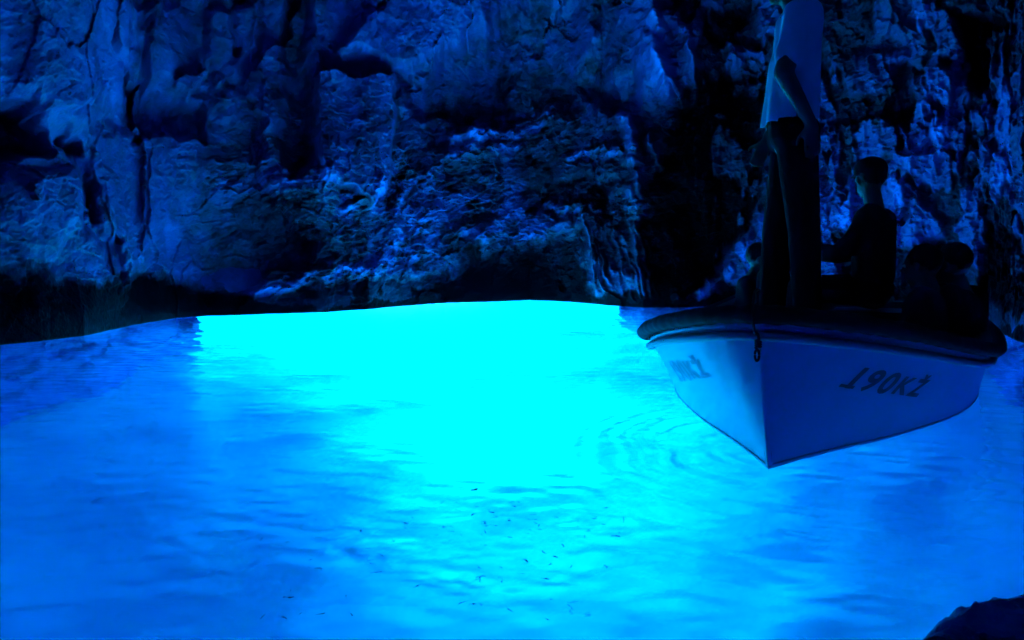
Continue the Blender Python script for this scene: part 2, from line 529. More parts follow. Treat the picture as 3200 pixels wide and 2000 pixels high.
def waves(X, Y):
    h = np.zeros_like(X)
    r = np.random.default_rng(5)
    for i in range(46):
        lam = 0.075 * (1.2 / 0.075) ** r.random()
        a = r.normal(0, 0.75) + math.radians(78)
        k = 2 * math.pi / lam
        amp = 0.0009 * lam ** 0.75 * (1.15 if lam < .25 else .32)
        h += amp * np.sin(k * (X * math.cos(a) + Y * math.sin(a)) + r.random() * 6.28 + 1.5 * np.sin(0.9 * X + 1.3 * Y + i))
    Pw = np.stack([X, Y, X * 0], -1)
    gust = .55 + .9 * smooth(fbm(Pw, .45, 3, 21), -.25, .4)
    h *= gust
    # rings spreading from the bow
    bx, by = at(1790, 1060).x, at(1790, 1060).y
    d = np.hypot((X - bx) * 1.1, (Y - by) * .8) + .10 * fbm(Pw, 1.6, 3, 33)
    lee = smooth(-(X - bx), -.05, .2)
    for lam, am in ((.085, .0026), (.13, .0024), (.055, .0010)):
        h += am * lee * np.sin(d * 2 * math.pi / lam + 3.5 * fbm(Pw, 2.2, 3, 31)) * np.exp(-((d - .55) / .38) ** 2) * (.3 + .9 * smooth(fbm(Pw, 2.5, 2, 37), -.3, .3))
    # broken cat's-paw in the foreground
    for (px, py, rr) in ((1130, 1250, .30), (900, 1290, .25), (1290, 1240, .22), (1040, 1390, .22), (1200, 1380, .2)):
        c = at(px, py)
        m = np.exp(-(((X - c.x) / rr) ** 2 + ((Y - c.y) / (rr * .8)) ** 2))
        h += 0.0030 * m * smooth(fbm(Pw, 3.2, 2, 47), -.25, .2) * fbm(Pw + .06 * np.stack([fbm(Pw, 8, 2, 43), fbm(Pw, 8, 2, 44), X * 0], -1), 19, 2, 41, .6, ridged=True)
    return h


fx = np.concatenate([-60 + 53 * (np.linspace(0, 1, 16, endpoint=False)), np.linspace(-7, 7, 760, endpoint=False), np.linspace(7, 60, 18)])
fy = np.concatenate([np.linspace(-20, .6, 30, endpoint=False), np.linspace(.6, 5.5, 420, endpoint=False), np.linspace(5.5, 15, 330, endpoint=False), np.linspace(15, 90, 20)])
X, Y = np.meshgrid(fx, fy)
Hh = waves(X, Y)
fade = smooth(X, -7, -6) * (1 - smooth(X, 6, 7)) * smooth(Y, .6, .9) * (1 - smooth(Y, 14, 15))
Wt = np.stack([X, Y, Hh * fade], -1)
Rn, Cn = X.shape
top_me = grid_mesh("water", Wt)
bm = bmesh.new()
bm.from_mesh(top_me)
bm.verts.ensure_lookup_table()
ZB = -DEPTH - 1.2
idx = np.arange(Rn * Cn).reshape(Rn, Cn)
ring = list(idx[0, :]) + list(idx[1:, -1]) + list(idx[-1, :-1][::-1]) + list(idx[1:-1, 0][::-1])
ring = [bm.verts[int(i)] for i in ring]
low = [bm.verts.new((v.co.x, v.co.y, ZB)) for v in ring]
n = len(ring)
for i in range(n):
    j = (i + 1) % n
    bm.faces.new((ring[j], ring[i], low[i], low[j]))
bm.faces.new(low)
bmesh.ops.recalc_face_normals(bm, faces=bm.faces)
wm = bpy.data.meshes.new("water")
bm.to_mesh(wm)
bm.free()
bpy.data.meshes.remove(top_me)


def volume_nodes(nt, out):
    # absorbs red first, then green; a little fine silt scatters
    ab = nt.nodes.new("ShaderNodeVolumeAbsorption")
    ab.inputs['Density'].default_value = 1.0
    ab.inputs['Color'].default_value = (1 - 1.0, 1 - 0.085, 1 - 0.012, 1)
    sc = nt.nodes.new("ShaderNodeVolumeScatter")
    sc.inputs['Color'].default_value = (0.6, 0.8, 1.0, 1)
    sc.inputs['Density'].default_value = 0.07
    sc.inputs['Anisotropy'].default_value = 0.4
    ad = nt.nodes.new("ShaderNodeAddShader")
    nt.links.new(ab.outputs[0], ad.inputs[0])
    nt.links.new(sc.outputs[0], ad.inputs[1])
    nt.links.new(ad.outputs[0], out.inputs['Volume'])


def ripple_bump(nt):
    geo = nt.nodes.new("ShaderNodeNewGeometry")
    mp = nt.nodes.new("ShaderNodeMapping")
    mp.inputs['Scale'].default_value = (1.0, 1.7, 1)
    nt.links.new(geo.outputs['Position'], mp.inputs['Vector'])
    nz = nt.nodes.new("ShaderNodeTexNoise")
    nz.inputs['Scale'].default_value = 16
    nz.inputs['Detail'].default_value = 3
    nz.inputs['Distortion'].default_value = 0.6
    nt.links.new(mp.outputs[0], nz.inputs['Vector'])
    bp = nt.nodes.new("ShaderNodeBump")
    bp.inputs['Strength'].default_value = 0.5
    bp.inputs['Distance'].default_value = 0.0012
    nt.links.new(nz.outputs[0], bp.inputs['Height'])
    return bp


mi = bpy.data.materials.new("sea_water")
mi.use_nodes = True
nt = mi.node_tree
nt.nodes.remove(nt.nodes["Principled BSDF"])
out = nt.nodes["Material Output"]
gl = nt.nodes.new("ShaderNodeBsdfGlass")
gl.inputs['IOR'].default_value = 1.33
gl.inputs['Roughness'].default_value = 0.0
nt.links.new(ripple_bump(nt).outputs[0], gl.inputs['Normal'])
# the open sea beyond the cave: roughened by wind, daylight passes into it
tr = nt.nodes.new("ShaderNodeBsdfTransparent")
gs = nt.nodes.new("ShaderNodeBsdfGlossy")
gs.inputs['Roughness'].default_value = 0.05
mx = nt.nodes.new("ShaderNodeMixShader")
mx.inputs[0].default_value = 0.06
nt.links.new(tr.outputs[0], mx.inputs[1])
nt.links.new(gs.outputs[0], mx.inputs[2])
sea = nt.nodes.new("ShaderNodeAttribute")
sea.attribute_name = "open_sea"
m2 = nt.nodes.new("ShaderNodeMixShader")
nt.links.new(sea.outputs['Fac'], m2.inputs[0])
nt.links.new(gl.outputs[0], m2.inputs[1])
nt.links.new(mx.outputs[0], m2.inputs[2])
nt.links.new(m2.outputs[0], out.inputs['Surface'])
volume_nodes(nt, out)
wm.materials.append(mi)
vc = np.empty(len(wm.vertices) * 3)
wm.vertices.foreach_get("co", vc)
vc = vc.reshape(-1, 3)
outside = np.hypot(vc[:, 0] - CX, vc[:, 1] - CY) > r0(np.arctan2(vc[:, 0] - CX, vc[:, 1] - CY)) + 0.25
wm.attributes.new("open_sea", 'FLOAT', 'POINT').data.foreach_set("value", outside.astype(np.float32))
wm.polygons.foreach_set("use_smooth", np.ones(len(wm.polygons), bool))
wm.update()
link("water", wm, None, kind="structure")

# ------------------------------------------------------------------ near rock at the water's edge
def make_rock():
    nx, ny = 220, 160
    xs, ys = np.linspace(-0.75, 0.75, nx), np.linspace(-0.55, 0.45, ny)
    X, Y = np.meshgrid(xs, ys)
    c = at(2419, 1500)
    Pk = np.stack([X + c.x + .28, Y + c.y - .1, X * 0], -1)
    u, v = project(Pk)
    edge = poly_dist(u + 16 * fbm(Pk, 7, 3, 3), v + 12 * fbm(Pk, 7, 3, 13), [(2180, 1530), (2215, 1490), (2262, 1468), (2300, 1440), (2340, 1418), (2430, 1408), (2900, 1380), (2900, 1900), (1900, 1900), (2090, 1600)], True)
    m = -edge / 60.0
    hgt = np.where(m > 0, np.clip(m, 0, .9) * 0.042, np.clip(m, -4, 0) * .2) + .02 * fbm(Pk, 6, 4, 15, .6, ridged=True) * smooth(m, -1, .5)
    hh, e = facets(Pk, 9, 83, 1.2)
    h2, e2 = facets(Pk, 24, 87, 1.3)
    hgt += (0.035 * hh + .014 * h2) * smooth(m, -.3, .6)
    border = np.minimum(np.minimum(X + .75, .75 - X), np.minimum(Y + .55, .45 - Y))
    hgt = np.where(border < .03, -.9, hgt)
    Pk[..., 2] = hgt
    tn = 0.62 + .25 * fbm(Pk, 9, 3, 19)
    me = grid_mesh("rock", Pk, attrs={"tone": tn})
    return link("rock", me, M_ROCK, label="low jagged rock breaking the water surface in the near corner", category="rock")


make_rock()

# ------------------------------------------------------------------ boat
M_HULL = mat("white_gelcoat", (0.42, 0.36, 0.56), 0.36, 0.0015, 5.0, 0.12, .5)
M_RUB = mat("black_rubber", (0.012, 0.012, 0.014), 0.75, 0.004, 40, 0.2, .25)
M_STRIP = mat("grey_rub_strip", (0.30, 0.30, 0.33), 0.45, 0, 10, 0.08)
M_PAINT = mat("dark_letter_paint", (0.03, 0.03, 0.04), 0.5, 0, 30, 0.3)
M_FAINT = mat("faint_letter_paint", (0.34, 0.30, 0.47), 0.5, 0, 30, 0.3)  # paler than the other side's letters, low contrast on the hull
M_WOOD = mat("dark_varnished_wood", (0.05, 0.028, 0.016), 0.5, 0.002, 12, 0.3)
M_ROPE = mat("dark_wet_rope", (0.035, 0.032, 0.03), 0.8, 0.003, 120, 0.3)
M_METAL = mat("dull_steel", (0.25, 0.25, 0.26), 0.4, 0, 20, 0.1)

K = 0.87
zg_s, zg_v = [0, .6, 1.2, 1.8, 2.4, 3.2, 4.2, 5.3], [.645, .54, .435, .36, .315, .32, .36, .44]
fg_s, fg_v = [0, .06, .2, .45, .8, 1.3, 1.8, 2.4, 3.2, 4.2, 5.3], [0, .10, .24, .42, .61, .79, .90, .985, 1.05, 1.03, .93]
fw_s, fw_v = [0, .2, .5, .85, 1.15, 1.75, 2.3, 3.0, 4.2, 5.3], [0, .09, .24, .43, .57, .80, .92, .98, .96, .85]


def cub(s, xs, ys):
    """smooth interpolation through the stations"""
    xs, ys = np.array(xs), np.array(ys)
    m = np.gradient(ys, xs)
    i = np.clip(np.searchsorted(xs, s) - 1, 0, len(xs) - 2)
    h = xs[i + 1] - xs[i]
    t = np.clip((s - xs[i]) / h, 0, 1)
    return (2 * t ** 3 - 3 * t ** 2 + 1) * ys[i] + (t ** 3 - 2 * t ** 2 + t) * h * m[i] + (-2 * t ** 3 + 3 * t ** 2) * ys[i + 1] + (t ** 3 - t ** 2) * h * m[i + 1]


LB = 5.3


def hull_pt(s, w, side, off=0.0):
    """s: 0 bow .. LB transom (along that level), w: -1 keel, 0 waterline, 1 gunwale. boat frame, metres"""
    zg = float(cub(s, zg_s, zg_v))
    z = w * zg if w >= 0 else w * (0.10 + 0.28 * min(1, s / 1.2)) * (1 - 0.25 * max(0, (s - 4) / 1.3))
    rake = 0.33 * (1 - max(min(w, 1), -.2)) ** 1.15 + (0.9 * (-w - .2) ** 1.1 if w < -.2 else 0)
    gw, ww = float(cub(s, fg_s, fg_v)), float(cub(s, fw_s, fw_v))
    if w >= 0:
        b = ww + (gw - ww) * w ** 1.25
    else:
        b = ww * max(0.0, 1 - (-w) ** 1.6)
    ss = s + rake * (1 - s / LB)
    return Vector((ss, side * (b + off), z)) * K


def to_world(v):
    return Vector((BOW.x, BOW.y, 0)) + AFT * v.x + LAT * v.y + Vector((0, 0, v.z))


boat = bpy.data.objects.new("boat", None)
col.objects.link(boat)
boat.location = (BOW.x, BOW.y, 0)
boat.rotation_euler = (0, 0, math.atan2(AFT.y, AFT.x))
boat["label"] = "white open boat with black fender and 190 KŽ on its bow"
boat["category"] = "boat"
# local x = AFT; local y = left of AFT = -LAT
ST = [LB * (i / 70) ** 1.5 for i in range(71)]


def loc(v):
    return Vector((v.x, -v.y, v.z))


def hull_shell(name, m, ws, off=0.0, smax=LB):
    bm = bmesh.new()
    for side in (1, -1):
        g = [[bm.verts.new(loc(hull_pt(min(s, smax), w, side, off if s > 0.02 else 0))) for w in ws] for s in ST]
        for i in range(len(ST) - 1):
            for j in range(len(ws) - 1):
                f = (g[i][j], g[i + 1][j], g[i + 1][j + 1], g[i][j + 1])
                bm.faces.new(f if side == 1 else f[::-1])
    # transom
    a = [bm.verts.new(loc(hull_pt(LB, w, 1, off))) for w in ws]
    b = [bm.verts.new(loc(hull_pt(LB, w, -1, off))) for w in ws]
    for j in range(len(ws) - 1):
        bm.faces.new((a[j], a[j + 1], b[j + 1], b[j]))
    bmesh.ops.remove_doubles(bm, verts=bm.verts, dist=0.0008)
    bmesh.ops.recalc_face_normals(bm, faces=bm.faces)
    return bm


WS = [-1, -.9, -.75, -.6, -.45, -.3, -.15, 0, .1, .2, .3, .4, .5, .6, .7, .8, .9, 0.96, 1]
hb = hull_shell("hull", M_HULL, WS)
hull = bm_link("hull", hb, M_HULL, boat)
sol = hull.modifiers.new("thickness", 'SOLIDIFY')
sol.thickness = 0.02
sol.offset = -1
hull.data.materials.append(M_WOOD)
sol.material_offset = 1
sol.material_offset_rim = 1


def tube(path, radius, seg=14, closed=False, caps=True, rfun=None, squash=None):
    bm = bmesh.new()
    rings = []
    n = len(path)
    up = Vector((0, 0, 1))
    for i, p in enumerate(path):
        t = (path[min(i + 1, n - 1)] - path[max(i - 1, 0)]).normalized()
        if closed:
            t = (path[(i + 1) % n] - path[i - 1]).normalized()
        a = t.cross(up)
        if a.length < 1e-3:
            a = Vector((1, 0, 0))
        a.normalize()
        b = a.cross(t).normalized()
        r = radius * (rfun(i) if rfun else 1)
        sq = squash or (1, 1)
        rings.append([bm.verts.new(p + a * r * sq[0] * math.cos(2 * math.pi * k / seg) + b * r * sq[1] * math.sin(2 * math.pi * k / seg)) for k in range(seg)])
    for i in range(n if closed else n - 1):
        A, B = rings[i], rings[(i + 1) % n]
        for k in range(seg):
            bm.faces.new((A[k], A[(k + 1) % seg], B[(k + 1) % seg], B[k]))
    if caps and not closed:
        bm.faces.new(rings[0])
        bm.faces.new(rings[-1][::-1])
    bmesh.ops.recalc_face_normals(bm, faces=bm.faces)
    return bm


def rail_path(w, off, dz, s0=0.0, n=150):
    left = [hull_pt(LB * (i / n) ** 1.4, w, -1, off) + Vector((0, 0, dz)) for i in range(n, 0, -1)]
    rightp = [hull_pt(LB * (i / n) ** 1.4, w, 1, off) + Vector((0, 0, dz)) for i in range(1, n + 1)]
    pts = [loc(p) for p in left + [hull_pt(0, w, 1, 0) + Vector((-off * .7, 0, dz))] + rightp]
    # resample evenly
    L = [0]
    for a, b in zip(pts, pts[1:]):
        L.append(L[-1] + (b - a).length)
    res = []
    N = 520
    L = np.array(L)
    arr = np.array([tuple(p) for p in pts])
    for x in np.linspace(0, L[-1], N):
        res.append(Vector([float(np.interp(x, L, arr[:, k])) for k in range(3)]))
    # round the stem corner
    for _ in range(6):
        res = [res[0]] + [(res[i - 1] + res[i] * 2 + res[i + 1]) / 4 for i in range(1, N - 1)] + [res[-1]]
    return res


fp = rail_path(1, 0.03, 0.025)
fender = bm_link("fender", tube(fp, 0.033, 16, rfun=lambda i: 1 + 0.05 * math.sin(i * 1.25) + .03 * math.sin(i * .37), squash=(1.15, .95)), M_RUB, boat)
sp_ = rail_path(0.97, 0.012, -0.03)
bm_link("rub_strip", tube(sp_, 0.017, 10), M_STRIP, boat)
bm_link("boot_stripe", tube(rail_path(0.03, 0.001, 0), 0.0035, 8), M_STRIP, boat)
# inner gunwale capping
bm_link("gunwale_cap", tube(rail_path(1, -0.045, 0.03), 0.04, 10, squash=(1.2, .6)), M_WOOD, boat)


def deck(name, s0, s1, zfun, m, th=0.02, n=24, inset=0.04):
    bm = bmesh.new()
    for dz in (0, -th):
        g = []
        for i in range(n + 1):
            s = s0 + (s1 - s0) * i / n
            g.append([])
            for k in range(13):
                f = -1 + 2 * k / 12
                zg = float(cub(s, zg_s, zg_v))
                w = min(1, max(0.0, (zfun(s) / zg)))
                h = hull_pt(s, w, 1, -inset)
                g[-1].append(bm.verts.new(loc(Vector((h.x, f * max(h.y, 0.001), zfun(s) * K + 0.015 * (1 - f * f) + dz)))))
        for i in range(n):
            for k in range(12):
                bm.faces.new((g[i][k], g[i + 1][k], g[i + 1][k + 1], g[i][k + 1]))
    bmesh.ops.recalc_face_normals(bm, faces=bm.faces)
    return bm_link(name, bm, m, boat)


deck("foredeck", 0.08, 1.3, lambda s: float(cub(s, zg_s, zg_v)) - 0.05, M_WOOD)
deck("floor_boards", 0.9, 5.2, lambda s: 0.02, M_WOOD)


def box_bm(cx, cy, cz, sx, sy, sz, bev=0.01):
    bm = bmesh.new()
    bmesh.ops.create_cube(bm, size=1)
    for v in bm.verts:
        v.co = Vector((cx + v.co.x * sx, cy + v.co.y * sy, cz + v.co.z * sz))
    if bev:
        bmesh.ops.bevel(bm, geom=bm.edges[:], offset=bev, segments=2, affect='EDGES')
    return bm


bm_link('hatch_box', box_bm(1.66 * K, 0, .18, .5, .62, .35), M_WOOD, boat, sm=False)
bm_link('seat_box', box_bm(3.0 * K, -.31 * K, .22, .42, .44, .44), M_WOOD, boat, sm=False)
for s in (2.3, 3.6, 4.6):
    b = float(cub(s, fw_s, fw_v)) * K * 1.02
    bm_link("thwart", box_bm(s * K + .1, 0, 0.235, 0.26, 2 * b, 0.035), M_WOOD, boat, sm=False)

# bow ring and rope
def stem_pt(w):
    return loc(hull_pt(0, w, 1))


ring_c = stem_pt(0.86) + Vector((-0.02, 0, 0))
bm_link("bow_ring", tube([ring_c + Vector((-0.018 + 0.022 * math.cos(a), 0, .022 * math.sin(a))) for a in np.linspace(0, 2 * math.pi, 20, endpoint=False)], 0.005, 8, closed=True), M_METAL, boat)
p0 = stem_pt(1.0) + Vector((-.065, .012, .03))
p1 = ring_c + Vector((-0.03, 0.0, 0.01))
rp = [stem_pt(1) + Vector((.1, .02, .10)), stem_pt(1) + Vector((-.03, .015, .10)), stem_pt(1) + Vector((-.085, .012, .05)), stem_pt(1) + Vector((-.08, .006, -.03)), p1 + Vector((-.004, 0, .03)), p1]
rs = []
for i in range(len(rp) - 1):
    for k in range(8):
        rs.append(rp[i].lerp(rp[i + 1], k / 8))
rs.append(rp[-1])
for _ in range(4):
    rs = [rs[0]] + [(rs[i - 1] + rs[i] + rs[i + 1]) / 3 for i in range(1, len(rs) - 1)] + [rs[-1]]
bm_link("rope", tube(rs, 0.0045, 8), M_ROPE, boat)
# knot: three turns and a hanging loop
kn = []
for i in range(70):
    a = i / 70 * 2 * math.pi * 3.5
    kn.append(p1 + Vector((0.007 * math.cos(a) - .004, 0.008 * math.sin(a), 0.010 - 0.026 * i / 70)))
for i in range(24):
    a = i / 23 * math.pi * 2
    kn.append(p1 + Vector((-0.010 + .004 * math.sin(a), 0.007 * math.sin(a) + .002, -0.02 - 0.018 * (1 - math.cos(a)))))
bm_link("knot", tube(kn, 0.0042, 8), M_ROPE, boat)


# painted registration, laid on the hull
def lettering(txts, side, quad):
    bm = bmesh.new()
    x0 = 0
    for body, size, dy in txts:
        cu = bpy.data.curves.new("t", 'FONT')
        cu.body = body
        cu.size = size
        cu.offset = 0.03
        cu.resolution_u = 4
        ob = bpy.data.objects.new("t", cu)
        col.objects.link(ob)
        dg = bpy.context.evaluated_depsgraph_get()
        me = bpy.data.meshes.new_from_object(ob.evaluated_get(dg))
        b2 = bmesh.new()
        b2.from_mesh(me)
        w = max(v.co.x for v in b2.verts)
        vm = {}
        for v in b2.verts:
            vm[v.index] = bm.verts.new((x0 + v.co.x, v.co.y + dy, 0))
        for f in b2.faces:
            try:
                bm.faces.new([vm[v.index] for v in f.verts])
            except ValueError:
                pass
        if body == '1':
            bm.faces.new([bm.verts.new(c) for c in ((x0 - .02, -.02, 0), (x0 + w + .10, -.02, 0), (x0 + w + .10, .08, 0), (x0 - .02, .08, 0))])
            w += .12
        x0 += w + 0.10
        b2.free()
        bpy.data.objects.remove(ob)
        bpy.data.curves.remove(cu)
        bpy.data.meshes.remove(me)
    bmesh.ops.triangulate(bm, faces=bm.faces)
    bmesh.ops.subdivide_edges(bm, edges=[e for e in bm.edges if e.calc_length() > .12], cuts=2)
    (s0, w0), (s1, w1), (s2, w2), (s3, w3) = quad      # base left, base right, top right, top left
    for v in bm.verts:
        x, y = v.co.x / x0, v.co.y / 0.73
        s = (s0 * (1 - x) + s1 * x) * (1 - y) + (s3 * (1 - x) + s2 * x) * y
        w = (w0 * (1 - x) + w1 * x) * (1 - y) + (w3 * (1 - x) + w2 * x) * y
        v.co = loc(hull_pt(s, w, side, 0.003))
    return bm


def on_hull(px, py, side):
    """station and level of a point of the hull side measured on the photograph"""
    best = None
    c, (ds, dw) = (1.4, .5), (1.4, .5)
    for _ in range(7):
        for i in range(-8, 9):
            for j in range(-8, 9):
                s, w = c[0] + ds * i / 8, c[1] + dw * j / 8
                if s < 0 or s > 4 or w < 0 or w > 1:
                    continue
                u, v = project(np.array(to_world(hull_pt(s, w, side))))
                e = math.hypot(u - px, v - py)
                if best is None or e < best[0]:
                    best = (e, s, w)
        c = best[1:]
        ds, dw = ds * .35, dw * .35
    return c


TX = [("1", 1.0, 0), ("9", 1.0, 0), ("0", 1.0, 0), ("K", .82, .05), ("Ž", .82, .05)]
QR = [on_hull(1982, 912, 1), on_hull(2168, 940, 1), on_hull(2206, 893, 1), on_hull(2030, 865, 1)]
bm_link("lettering", lettering(TX, 1, QR), M_PAINT, boat, label="dark painted 190 KŽ on the side facing the viewer")
QL = [(QR[1][0], QR[1][1]), (QR[0][0], QR[0][1]), (QR[3][0], QR[3][1]), (QR[2][0], QR[2][1])]
bm_link("lettering", lettering(TX, -1, QL), M_FAINT, boat, label="faint registration letters on the side facing the glow")

# ------------------------------------------------------------------ people
M_SKIN = mat("skin", (0.22, 0.12, 0.085), 0.55, 0, 8, 0.08)
M_SHIRT = mat("pale_cotton", (0.72, 0.74, 0.78), 0.85, 0.01, 9, 0.04, .2)
M_DARK = mat("dark_cloth", (0.018, 0.018, 0.024), 0.9, 0.01, 9, 0.2, .15)
M_NAVY = mat("navy_cloth", (0.03, 0.032, 0.045), 0.9, 0.01, 9, 0.2, .15)
M_HAIR = mat("dark_hair", (0.012, 0.009, 0.007), 0.6, 0.004, 60, 0.3, .3)
M_EYE = mat("eye_white", (0.6, 0.6, 0.6), 0.2, 0, 5, 0.02)


def capsule(bm, a, b, ra, rb, seg=14):
    a, b = Vector(a), Vector(b)
    d = b - a
    L = d.length
    t = d.normalized() if L > 1e-6 else Vector((0, 0, 1))
    q = t.to_track_quat('Z', 'Y').to_matrix()
    rings = []
    prof = []
    for i in range(5):
        g = math.pi / 2 * (1 - i / 5)
        prof.append((-ra * math.sin(g), ra * math.cos(g)))
    prof.append((0, ra))
    prof.append((L, rb))
    for i in range(1, 6):
        g = math.pi / 2 * i / 5
        prof.append((L + rb * math.sin(g), rb * math.cos(g)))
    for z, r in prof:
        r = max(r, 1e-4)
        rings.append([bm.verts.new(a + q @ Vector((r * math.cos(2 * math.pi * k / seg), r * math.sin(2 * math.pi * k / seg), z))) for k in range(seg)])
    for A, B in zip(rings, rings[1:]):
        for k in range(seg):
            bm.faces.new((A[k], A[(k + 1) % seg], B[(k + 1) % seg], B[k]))
    bm.faces.new(rings[0][::-1])
    bm.faces.new(rings[-1])


def ellip(bm, c, r, rot=None):
    res = bmesh.ops.create_uvsphere(bm, u_segments=20, v_segments=14, radius=1)
    for v in res['verts']:
        p = Vector((v.co.x * r[0], v.co.y * r[1], v.co.z * r[2]))
        if rot is not None:
            p = rot @ p
        v.co = p + Vector(c)


def fuse(bm, voxel, iters=4):
    me = bpy.data.meshes.new("t")
    bm.to_mesh(me)
    bm.free()
    ob = bpy.data.objects.new("t", me)
    col.objects.link(ob)
    r = ob.modifiers.new("r", 'REMESH')
    r.mode = 'VOXEL'
    r.voxel_size = voxel
    s = ob.modifiers.new("s", 'SMOOTH')
    s.factor = 0.5
    s.iterations = iters
    dg = bpy.context.evaluated_depsgraph_get()
    res = bpy.data.meshes.new_from_object(ob.evaluated_get(dg))
    bpy.data.objects.remove(ob)
    for p in res.polygons:
        p.use_smooth = True
    return res


def basis(fwd):
    f = Vector(fwd).normalized()
    r = f.cross(Vector((0, 0, 1))).normalized()
    u = r.cross(f).normalized()
    return r, f, u


def head_parts(bm, c, fwd, k=1.0):
    r, f, u = basis(fwd)
    rot = Matrix((r, f, u)).transposed()
    c = Vector(c)
    ellip(bm, c + u * .018 * k - f * .008 * k, (.077 * k, .097 * k, .098 * k), rot)
    ellip(bm, c - u * .048 * k + f * .022 * k, (.056 * k, .066 * k, .062 * k), rot)
    ellip(bm, c - u * .088 * k + f * .058 * k, (.024 * k, .022 * k, .02 * k), rot)
    capsule(bm, c + u * .012 * k + f * .085 * k, c - u * .022 * k + f * .108 * k, .009 * k, .013 * k)
    capsule(bm, c - u * .054 * k + f * .083 * k - r * .02 * k, c - u * .054 * k + f * .083 * k + r * .02 * k, .008 * k, .008 * k)
    capsule(bm, c + u * .026 * k + f * .083 * k - r * .035 * k, c + u * .026 * k + f * .083 * k + r * .035 * k, .008 * k, .008 * k)
    for s in (-1, 1):
        ellip(bm, c + r * s * .079 * k - u * .005 * k, (.010 * k, .02 * k, .033 * k), rot)
    return rot


def hand_parts(bm, w, d, palm_n, thumb_side, curl=0.35, k=1.0):
    """w wrist, d direction of the hand, palm_n the way the palm faces, thumb_side the way the thumb leaves"""
    d = Vector(d).normalized()
    n = Vector(palm_n)
    n = (n - d * n.dot(d)).normalized()
    t = Vector(thumb_side)
    t = (t - d * t.dot(d) - n * t.dot(n)).normalized()
    w = Vector(w)
    for o in (-.026, -.009, .009, .026):
        capsule(bm, w + d * .015 * k + t * o * .7 * k, w + d * .085 * k + t * o * k, .016 * k, .012 * k, 10)
    for o, L in ((.030, .066), (.010, .076), (-.010, .070), (-.029, .055)):
        p = w + d * .088 * k + t * o * k
        a = curl * .6
        for q in (0.45, 0.32, 0.25):
            dd = d * math.cos(a) + n * math.sin(a)
            p2 = p + dd * L * q * k
            capsule(bm, p, p2, .0088 * k, .008 * k, 8)
            p, a = p2, a + curl
    p = w + d * .03 * k + t * .03 * k
    p2 = p + (t * .7 + d * .7 + n * .2).normalized() * .04 * k
    p3 = p2 + (t * .25 + d * .9 + n * .4).normalized() * .032 * k
    capsule(bm, p, p2, .0125 * k, .0105 * k, 8)
    capsule(bm, p2, p3, .0105 * k, .0085 * k, 8)


